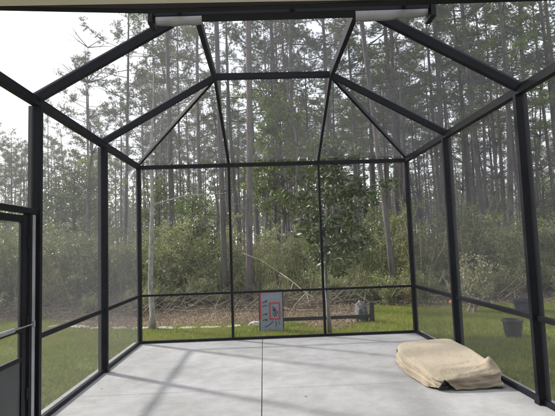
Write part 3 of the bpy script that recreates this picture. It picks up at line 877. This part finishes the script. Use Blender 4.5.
while cnt < 205 and tries < 20000:
    tries += 1
    u = rng0.uniform(-90, 650) if cnt < 165 else rng0.uniform(140, 415); d = 21 + 58 * rng0.random() ** .85
    if cnt >= 165: d = 27 + 50 * rng0.random()
    x = ux(u, d)
    if u < 60 and d < 42: continue
    if 60 <= u < 150 and d < 33: continue
    if u > 420 and rng0.random() < .25 and d > 45: continue
    if not free(x, d, 1.3): continue
    taken.append((x, d)); cnt += 1
    sc = rng0.uniform(.82, 1.12)
    if u < 150: sc = min(sc, .98)
    p = rng0.random()
    if p < .04 and u > 150:
        place('dead_pine', snag, (x, d, GZ - .05), rng0.uniform(0, 6), sc, 'bare dead pine trunk among the living pines', 'dead tree', 'dead trunks in the wood', PT)
    else:
        place('pine_tree', pines[rng0.randrange(8)], (x, d, GZ - .05), rng0.uniform(0, 6), (lambda g_: (g_, g_, sc))(sc * rng0.uniform(.7, 1.35)),
              'tall slender pine standing among many alike in the wood', 'pine tree', 'pines of the wood behind the thicket', PT)

# understory trees
under = [broad_data(200, 6.5, 1.4, 1.5, .11, 9, 'oak_leaf'), broad_data(201, 7.5, 2.2, 1.6, .11, 9, 'dark_leaf'), broad_data(202, 5.0, .9, 1.3, .10, 9, 'dark_leaf'), broad_data(203, 8.5, 3.0, 1.9, .11, 8, 'oak_leaf')]
oak = broad_data(210, 9.6, 3.2, 1.75, .13, 13, 'oak_leaf', nb=34)
x = ux(284, 20); place('oak_tree', oak, (x, 20, GZ), 1.0, 1, 'leafy bright green oak behind the centre of the back wall', 'oak tree', None, PT)
place('evergreen_tree', under[1], (ux(74, 20.5), 20.5, GZ), 1.0, (1.0, 1.0, .82), 'dark dense evergreen tree behind the left side screens', 'evergreen tree', None, PT)
place('evergreen_tree', under[2], (ux(193, 17.5), 17.5, GZ), 2.0, (.95, .95, .85), 'round leafy evergreen rising from the brush in the left back bay', 'evergreen tree', None, PT)
taken += [(x, 20), (ux(74, 20.5), 20.5), (ux(193, 17.5), 17.5)]
cnt = 0
while cnt < 20:
    u = rng0.uniform(-70, 640); d = rng0.uniform(20, 46); x = ux(u, d)
    if not free(x, d, 1.4): continue
    taken.append((x, d)); cnt += 1; s = rng0.uniform(.75, 1.2)
    place('understory_tree', under[rng0.randrange(4)], (x, d, GZ), rng0.uniform(0, 6), (s * .95, s * .95, s), 'leafy young tree growing in the shade between the pine trunks', 'young tree', 'young broadleaf trees under the pines', PT)
# thin bare saplings between the pines
def sapling_data(seed, h, r):
    rng = np.random.default_rng(seed); m = MB(); pts = [np.array([0, 0, 0.])]
    for i in range(7): pts.append(pts[-1] + np.array([rng.normal() * .10, rng.normal() * .10, h / 7]))
    m.tube(pts, [r * (1 - .12 * i) for i in range(8)], 6)
    for i in range(16 if h < 9.5 else 46):
        k = int(rng.integers(2, 8)); a = rng.uniform(0, 6.3); b = pts[k]; L = rng.uniform(.4, 1.3)
        e = b + np.array([math.cos(a) * L, math.sin(a) * L, L * rng.uniform(.3, 1)]); mid = (b + e) / 2 + rng.normal(size=3) * .06
        m.tube([b, mid, e], [r * .3, r * .2, r * .08], 4, False)
        for j in range(3):
            e2 = mid + (e - mid) * rng.random() + rng.normal(size=3) * .25; m.tube([mid, e2], [r * .12, r * .05], 3, False)
    return m.mesh('trunk', M['pine_bark'], True)
saps = [sapling_data(300 + i, 5.5 + i, .035 + .006 * i) for i in range(4)]
cnt = 0
while cnt < 60:
    u = rng0.uniform(-60, 640); d = rng0.uniform(18.5, 45); x = ux(u, d)
    if not free(x, d, .8): continue
    taken.append((x, d)); cnt += 1
    o = link(bpy.data.objects.new('bare_sapling', saps[rng0.randrange(4)])); o.location = (x, d, GZ); o.rotation_euler = (rng0.uniform(-.08, .08), rng0.uniform(-.08, .08), rng0.uniform(0, 6))
    tag(o, 'thin leafless sapling standing between the pines', 'sapling', 'bare saplings in the wood')

hard = [sapling_data(340 + i, 10 + i, .075) for i in range(3)]
cnt = 0
while cnt < 16:
    u = rng0.uniform(405, 600) if cnt < 11 else rng0.uniform(0, 400); d = rng0.uniform(17, 30); x = ux(u, d)
    if not free(x, d, .9): continue
    taken.append((x, d)); cnt += 1
    o = link(bpy.data.objects.new('bare_hardwood', hard[rng0.randrange(3)])); o.location = (x, d, GZ); o.rotation_euler = (rng0.uniform(-.05, .05), rng0.uniform(-.05, .05), rng0.uniform(0, 6))
    tag(o, 'leafless hardwood tree with many fine branches in front of the pines', 'bare tree', 'leafless hardwoods of the wood')

# far woods: one mass beyond the counted trees
def far_woods():
    rng = np.random.default_rng(77)
    trunks = []; fol = []
    n = 420
    for i in range(n):
        u = rng.uniform(-140, 700); d = rng.uniform(82, 150); x = ux(u, d); h = rng.uniform(11, 16); w = .14
        trunks += [(x - w, d, -.3), (x + w, d, -.3), (x + w * .5, d, h), (x - w * .5, d, h)]
        k = 26
        c = np.stack([x + rng.normal(size=k) * 1.5, d + rng.normal(size=k) * 1.5, h * rng.uniform(.45, 1.02, k)], 1)
        fol.append(np.repeat(c, 7, 0) + rng.normal(size=(k * 7, 3)) * .5)
    F = leaves(rng, np.concatenate(fol), .75, .45)
    lowc = []
    for i in range(900):
        u = rng.uniform(-140, 700); d = rng.uniform(60, 120); x = ux(u, d)
        c = np.array([x, d, rng.uniform(0, 2.4)]); lowc.append(c + rng.normal(size=(10, 3)) * .9)
    F2 = leaves(rng, np.concatenate(lowc), .6, .5)
    o = link(bpy.data.objects.new('distant_woods', np_mesh('distant_woods', np.concatenate([F, F2]), 4, M['needle'])))
    tag(o, 'far mass of pine crowns fading behind the counted trees', 'woods', kind='stuff')
    # trunks of the far mass: square tapered shafts
    mm = MB()
    for i in range(0, len(trunks), 4):
        a, b, c, e = trunks[i:i+4]; x = (a[0] + b[0]) / 2
        mm.bar((x, a[1], -.3), (x, a[1], c[2]), .26, .26)
    o2 = mm.build('distant_trunks', M['pine_bark']); tag(o2, 'far mass of pine trunks beyond the counted trees', 'woods', kind='stuff')
far_woods()

# shrubs of the thicket
shA = [shrub_data(400 + i, 2.3 + .25 * i, 1.15, 11, 16, .085, 4, 'shrub_leaf', .38) for i in range(3)]
shB = [shrub_data(410 + i, 2.0 + .3 * i, 1.1, 13, 15, .075, 4, 'olive_leaf', .34) for i in range(3)]
shC = [shrub_data(420 + i, 1.6, .9, 10, 14, .08, 4, 'dark_leaf', .45) for i in range(2)]
low = [shrub_data(430 + i, .75, .5, 8, 9, .06, 4, ['shrub_leaf', 'olive_leaf'][i], .4) for i in range(2)]
cnt = 0
while cnt < 140:
    u = rng0.uniform(-60, 640); d = rng0.uniform(14.4, 22.5)
    if 280 < u < 335 and d < 16.5: continue
    x = ux(u, d); r_ = rng0.random()
    if not free(x, d, .4): continue
    if d < 14.8 and any(abs(u - q) < 14 for q in (223, 246, 391)): continue
    taken.append((x, d)); cnt += 1
    green_side = u > 330 or u < 130
    pool, nme, lab = (shA, 'wax_myrtle', 'leafy green shrub in the thicket below the pines') if r_ < (.6 if green_side else .35) else ((shB, 'scrub_bush', 'olive brown scrub bush in the thicket below the pines') if r_ < .88 else (shC, 'evergreen_bush', 'dark green bush in the thicket below the pines'))
    s = rng0.uniform(.75, 1.2)
    place(nme, pool[rng0.randrange(len(pool))], (x, d, GZ), rng0.uniform(0, 6), (s, s, s * rng0.uniform(.8, 1.15)), lab, 'shrub', 'shrubs of the thicket')
for i in range(60):
    u = rng0.uniform(-30, 620); d = rng0.uniform(12.9, 15.0); x = ux(u, d)
    place('low_shrub', low[i % 2], (x, d, GZ), rng0.uniform(0, 6), rng0.uniform(.6, 1.2), 'knee high sprout on the leaf litter before the thicket', 'shrub', 'low sprouts in front of the thicket')

# magnolia right behind the back wall
def magnolia():
    rng = np.random.default_rng(55); m = MB()
    m.tube([(0, 0, 0), (-.02, 0, .5), (-.035, 0, 1.0), (-.02, .02, 1.5), (.05, .02, 2.4), (.14, 0, 3.3), (.16, 0, 4.0)], [.048, .036, .034, .032, .026, .018, .006], 9)
    P = []; D_ = []
    for i in range(44):
        f = (i + rng.uniform()) / 44; z = 1.35 + 2.6 * f; a = i * 2.4 + rng.normal() * .4
        L = 1.1 * math.sin(PI * (.30 + .62 * f)) ** .7 * rng.uniform(.45, 1.08)
        cx = .10 * f * 1.6
        b = np.array([cx, 0, z * .95]); e = b + np.array([math.cos(a) * L + .22 * (1 - f), math.sin(a) * L, L * rng.uniform(-.15, .45)]); mid = (b + e) / 2 + np.array([0, 0, .06])
        m.tube([b, mid, e], [.014, .009, .004], 5, False)
        for s in range(int(3 + 5 * L)):
            u = rng.uniform(.3, 1.0); q = b + (e - b) * u; q2 = q + rng.normal(size=3) * [.16, .16, .12]
            m.tube([q, q2], [.005, .003], 3, False); P += [q2, (q + q2) / 2]
    P = np.array(P); Q = np.repeat(P, 9, 0) + rng.normal(size=(len(P) * 9, 3)) * .055
    V = leaves(rng, Q, .115, .40, .1, .3)
    t = place('magnolia_tree', (m.mesh('trunk', M['pale_bark'], True), np_mesh('crown', V, 4, M['magnolia_leaf'])), (1.24, 9.2, GZ), 0, 1,
              'young glossy leaved magnolia with slim pale trunk just outside the right back bay', 'magnolia tree', None, PT)
magnolia()

# pale leafless tree near left corner
def pale_tree():
    rng = np.random.default_rng(61); m = MB()
    pts = [(0, 0, 0), (.01, 0, .3), (-.03, 0, 1.0), (.0, 0, 1.9), (.03, .02, 2.9), (.0, 0, 3.9), (.08, 0, 5.0), (.10, 0, 6.0)]
    m.tube(pts, [.085, .062, .056, .05, .042, .03, .018, .006], 10)
    def br(b, e, r, depth):
        b = np.array(b, float); e = np.array(e, float); mid = (b + e) / 2 + rng.normal(size=3) * .07
        m.tube([b, mid, e], [r, r * .75, r * .4], 5, False)
        if depth:
            for k in range(4):
                s = b + (e - b) * rng.uniform(.35, .95); L = np.linalg.norm(e - b) * rng.uniform(.25, .5)
                br(s, s + unit(rng.normal(size=3) + [0, 0, .7]) * L, r * .4, depth - 1)
    br((.0, 0, 2.75), (1.65, -.2, 2.95), .017, 2); br((.0, 0, 2.6), (-.6, .1, 3.6), .016, 2); br((.02, 0, 3.3), (.8, .2, 4.3), .016, 2)
    br((0, 0, 3.8), (-.7, -.2, 4.9), .014, 2); br((.05, 0, 4.4), (.6, .2, 5.4), .011, 2); br((0, 0, 1.7), (.45, -.1, 2.5), .010, 1)
    t = empty('pale_bare_tree', (-2.50, 10.55, GZ)); m.build('trunk', M['pale_bark'], t, smooth=True)
    tag(t, 'leafless tree with pale grey trunk near the left back corner of the enclosure', 'tree')
pale_tree()

# right-hand yard
def potted():
    t = empty('plant_pot', (4.35, 8.25, GZ)); tag(t, 'black nursery pot standing on the grass right of the enclosure', 'plant pot')
    lathe(MB(), [(.0, 0), (.13, 0), (.165, .27), (.182, .275), (.182, .31), (.160, .31), (.155, .25), (0, .25)]).build('pot', M['pot'], t, smooth=False)
    rng = np.random.default_rng(5); lathe(MB(), [(0, .262), (.154, .262)]).build('soil', M['soil'], t)
    t2 = empty('storage_tub', (6.15, 11.0, GZ)); tag(t2, 'dark blue open tub on the grass beyond the black nursery pot', 'tub')
    lathe(MB(), [(.0, 0), (.22, 0), (.27, .26), (.30, .265), (.30, .29), (.265, .29), (.25, .04), (0, .04)]).build('tub', M['blue_tub'], t2)
    for s in (-1, 1):
        MB().tube([(s * .29, -.07, .25), (s * .34, -.06, .22), (s * .34, .06, .22), (s * .29, .07, .25)], .012, 8).build('handle', M['blue_tub'], t2)
    t3 = empty('clay_pot', (4.9, 12.4, GZ)); tag(t3, 'small orange red clay pot lying at the lawn edge on the right', 'clay pot'); t3.rotation_euler = (rad(80), 0, rad(40)); t3.location.z += .09
    lathe(MB(), [(.0, 0), (.06, 0), (.09, .15), (.105, .15), (.105, .19), (.088, .19), (.055, .02), (0, .02)]).build('pot_body', M['red_clay'], t3)
potted()
def young_pale_shrub():
    d = shrub_data(501, 1.45, .50, 8, 11, .085, 2, 'pale_leaf', .5, 'twig', .3, .06)
    place('young_shrub', d, (5.0, 11.2, GZ), 0, 1, 'airy young shrub with pale leaves seen through the right side screens', 'shrub')
young_pale_shrub()

# fallen pale branches leaning in front of the thicket
for i, (a, b, r, lab) in enumerate((((.41, 12.2, .915), (1.22, 11.9, .28), .016, 'long bleached branch leaning down to the right in front of the brush'),
                                  ((.80, 12.15, .13), (1.08, 12.2, .39), .012, 'short bleached branch crossing under the longer leaning one'))):
    A, B = Vector(a), Vector(b); L = B - A
    m = MB(); m.tube([Vector((0, 0, 0)), L * .35 + Vector((.01, 0, .012)), L * .7 + Vector((-.01, 0, -.01)), L], [r * .6, r * .8, r, r * 1.1], 7)
    m.tube([L * .4, L * .4 + Vector((-.15, -.1, -.35))], [r * .5, r * .2], 5); m.tube([L * .25, L * .25 + Vector((-.25, .1, .1))], [r * .4, r * .15], 5)
    if i == 0: m.tube([Vector((0, 0, 0)), Vector((-.5, .3, .35)), Vector((-1.0, .4, .55))], [r * .6, r * .4, r * .2], 6)
    if i == 0: m.tube([L * .8, L * .8 + Vector((.06, -.1, -.32))], [r * .6, r * .4], 6)
    else: m.tube([Vector((0, 0, 0)), Vector((-.22, .05, -.30))], [r * .7, r * .4], 6)
    o = m.build('fallen_branch', M['deadwood'], smooth=True); o.location = A
    tag(o, lab, 'branch', 'bleached fallen branches')

# ------------------------------------------------------------------ stuff: grass, litter, brushwood, undergrowth
def grass():
    rng = np.random.default_rng(31)
    n = 700000
    # denser near, thinner far
    x = rng.uniform(-15, 11, n); y = 3.4 + 9.8 * rng.random(n) ** .9
    e = np.array([0.0] * n)
    xs = np.linspace(-16, 12, 561); ed = np.array([lawn_edge(q) for q in xs])
    e = np.interp(x, xs, ed) + rng.normal(size=n) * .25
    inside = (x > -2.42) & (x < 2.88) & (y < 8.54)
    patch = np.sin(x * 1.9 + 1) * np.sin(y * 2.3) + .6 * np.sin(x * 5.1 + y * 3.3)
    k = (~inside) & (y < e) & ~((patch < -1.0) & (rng.random(n) < .5))
    # only what can be seen from around the patio
    k &= (np.abs(x) < 1.15 * y + 1.5)
    x = x[k]; y = y[k]; n = len(x)
    h = rng.uniform(.025, .075, n); a = rng.uniform(0, 2 * PI, n); w = rng.uniform(.003, .006, n)
    ln = rng.normal(size=(n, 2)) * .03
    b = np.stack([x, y, np.full(n, GZ - .002)], 1); s = np.stack([np.cos(a) * w, np.sin(a) * w, np.zeros(n)], 1)
    t = b + np.stack([ln[:, 0], ln[:, 1], h], 1)
    o = link(bpy.data.objects.new('grass', np_mesh('grass', np.stack([b - s, b + s, t], 1).reshape(-1, 3), 3, M['grass'])))
    tag(o, 'short green lawn grass around the patio', 'grass', kind='stuff')
grass()

def litter():
    rng = np.random.default_rng(32); n = 42000
    x = rng.uniform(-11, 9, n); y = rng.uniform(9.4, 17.5, n)
    xs = np.linspace(-16, 12, 561); ed = np.array([lawn_edge(q) for q in xs]); e = np.interp(x, xs, ed)
    k = (y > e - .25) | (rng.random(n) < .012)
    x = x[k]; y = y[k]; n = len(x)
    hump = .22 * np.exp(-((y - 13.2) / .9) ** 2) * (.5 + .5 * np.sin(x * 1.3 + 2)) + .03
    z = GZ + .005 + hump * rng.random(n)
    V = leaves(rng, np.stack([x, y, z], 1), .055, .42, 0, .2)
    o = link(bpy.data.objects.new('leaf_litter', np_mesh('leaf_litter', V, 4, M['litter'])))
    tag(o, 'brown fallen leaves and pine straw between lawn and thicket', 'leaf litter', kind='stuff')
    m = MB(); rr = random.Random(8)
    for i in range(1050):
        xx = rr.uniform(-9, 7.5); yy = rr.gauss(13.6, .95)
        if yy < lawn_edge(xx): continue
        L = rr.uniform(.25, 1.3); a = rr.uniform(0, 2 * PI); el = rr.uniform(-.1, .75)
        p = Vector((xx, yy, GZ + rr.uniform(.0, .30))); d = Vector((math.cos(a) * math.cos(el), math.sin(a) * math.cos(el), math.sin(el))) * L
        m.tube([p, p + d * .5 + Vector((rr.gauss(0, .04), 0, rr.gauss(0, .04))), p + d], [.009, .007, .003], 3, False)
    o = m.build('brushwood', M['twig']); tag(o, 'tangle of dry twigs piled along the edge of the thicket', 'brushwood', kind='stuff')
litter()

def undergrowth():
    rng = np.random.default_rng(33); n = 5200
    d = rng.uniform(15.5, 50, n); u = rng.uniform(-80, 660, n); x = d * np.tan(np.arctan((u - 277.5) / PF) + .033)
    hh = rng.uniform(.3, 1.3, n); per = 16
    C_ = np.repeat(np.stack([x, d, np.full(n, GZ)], 1), per, 0)
    H_ = np.repeat(hh, per); Q = C_ + rng.normal(size=C_.shape) * [.22, .22, 0]; Q[:, 2] += H_ * rng.random(len(H_))
    o = link(bpy.data.objects.new('undergrowth', np_mesh('undergrowth', leaves(rng, Q, .12, .3, 0, .9), 4, M['shrub_leaf'])))
    tag(o, 'low ferny undergrowth covering the forest floor beneath the pines', 'undergrowth', kind='stuff')
    # tall thin grass and cane stalks in the thicket
    n = 5500; d = rng.uniform(14.2, 21, n); u = rng.uniform(-60, 640, n); x = d * np.tan(np.arctan((u - 277.5) / PF) + .033)
    h = rng.uniform(.5, 1.9, n); b = np.stack([x, d, np.full(n, GZ)], 1); s = np.stack([np.full(n, .006), np.full(n, .003), np.zeros(n)], 1)
    t = b + np.stack([rng.normal(size=n) * .28, rng.normal(size=n) * .28, h], 1)
    o = link(bpy.data.objects.new('tall_grass', np_mesh('tall_grass', np.stack([b - s, b + s, t], 1).reshape(-1, 3), 3, M['olive_leaf'])))
    tag(o, 'tall dry grass stalks growing through the thicket', 'tall grass', kind='stuff')
undergrowth()

def haze():
    m, nt, out = nm('thin_haze')
    v = nt.nodes.new('ShaderNodeVolumePrincipled')
    v.inputs['Color'].default_value = (0.86, 0.90, 0.96, 1); v.inputs['Density'].default_value = HAZE
    v.inputs['Anisotropy'].default_value = 0.3
    nt.links.new(v.outputs[0], out.inputs['Volume'])
    o = MB().box((-172, -172, GZ - 1.2), (172, 172, 24)).build('haze', m)
    tag(o, kind='stuff'); tag(o, 'thin pale haze in the air of the wood', 'haze')
HAZE = 0.0011
haze()

# ------------------------------------------------------------------ light, sky, camera
sun_dir = Vector((-0.98, 0.68, 0.82)).normalized()      # towards the sun
el = math.asin(sun_dir.z); az = math.atan2(sun_dir.x, sun_dir.y)
sd = bpy.data.lights.new('sun', 'SUN'); sd.energy = 2.8; sd.angle = rad(3.2); sd.color = (1.0, 0.95, 0.87)
so = bpy.data.objects.new('sun', sd); C.objects.link(so); so.rotation_euler = (-sun_dir).to_track_quat('-Z', 'Y').to_euler(); so.location = (-20, 14, 17)
w = bpy.data.worlds.new('World'); bpy.context.scene.world = w; w.use_nodes = True
nt = w.node_tree; bg = nt.nodes['Background']
sky = nt.nodes.new('ShaderNodeTexSky'); sky.sky_type = 'NISHITA'; sky.sun_disc = False
sky.sun_elevation = el; sky.sun_rotation = az; sky.air_density = 1.0; sky.dust_density = 4.0; sky.ozone_density = 1.0; sky.altitude = 0
# thin bright overcast veil with a few bluer gaps
tcw = nt.nodes.new('ShaderNodeTexCoord')
cl = ramp(nt, noise(nt, tcw.outputs['Generated'], 2.2, 7, 0.6), [(0.36, (0.40, 0.40, 0.40)), (0.62, (0.95, 0.95, 0.95))])
nt.links.new(mixrgb(nt, cl, sky.outputs[0], (5.8, 5.9, 6.2)), bg.inputs['Color']); bg.inputs['Strength'].default_value = 0.13

cd = bpy.data.cameras.new('camera'); cam = bpy.data.objects.new('camera', cd); C.objects.link(cam)
ya, pi_, ro = .033, .0824, .0341
ex = Vector((math.cos(ya), -math.sin(ya), 0)); ey = Vector((math.sin(ya), math.cos(ya), 0)); ez = Vector((0, 0, 1))
F = math.cos(pi_) * ey + math.sin(pi_) * ez; U = -math.sin(pi_) * ey + math.cos(pi_) * ez
Rv = math.cos(ro) * ex - math.sin(ro) * U; Uv = math.sin(ro) * ex + math.cos(ro) * U
mw = Matrix.Identity(4)
for i in range(3):
    mw[i][0] = Rv[i]; mw[i][1] = Uv[i]; mw[i][2] = -F[i]
mw[0][3], mw[1][3], mw[2][3] = 0, 0, 1.6
cam.matrix_world = mw
cd.sensor_width = 36; cd.lens = 466.84 * 36 / 555; cd.clip_start = 0.05; cd.clip_end = 2000
sc = bpy.context.scene; sc.camera = cam
sc.view_settings.view_transform = 'Standard'; sc.view_settings.look = 'None'; sc.view_settings.gamma = 1; sc.view_settings.use_curve_mapping = False
sc.view_settings.exposure = 1.38
sc.cycles.volume_bounces = 1; sc.cycles.max_bounces = 8; sc.cycles.transparent_max_bounces = 24; sc.cycles.diffuse_bounces = 3; sc.cycles.glossy_bounces = 3; sc.cycles.transmission_bounces = 4
sc.cycles.use_denoising = True
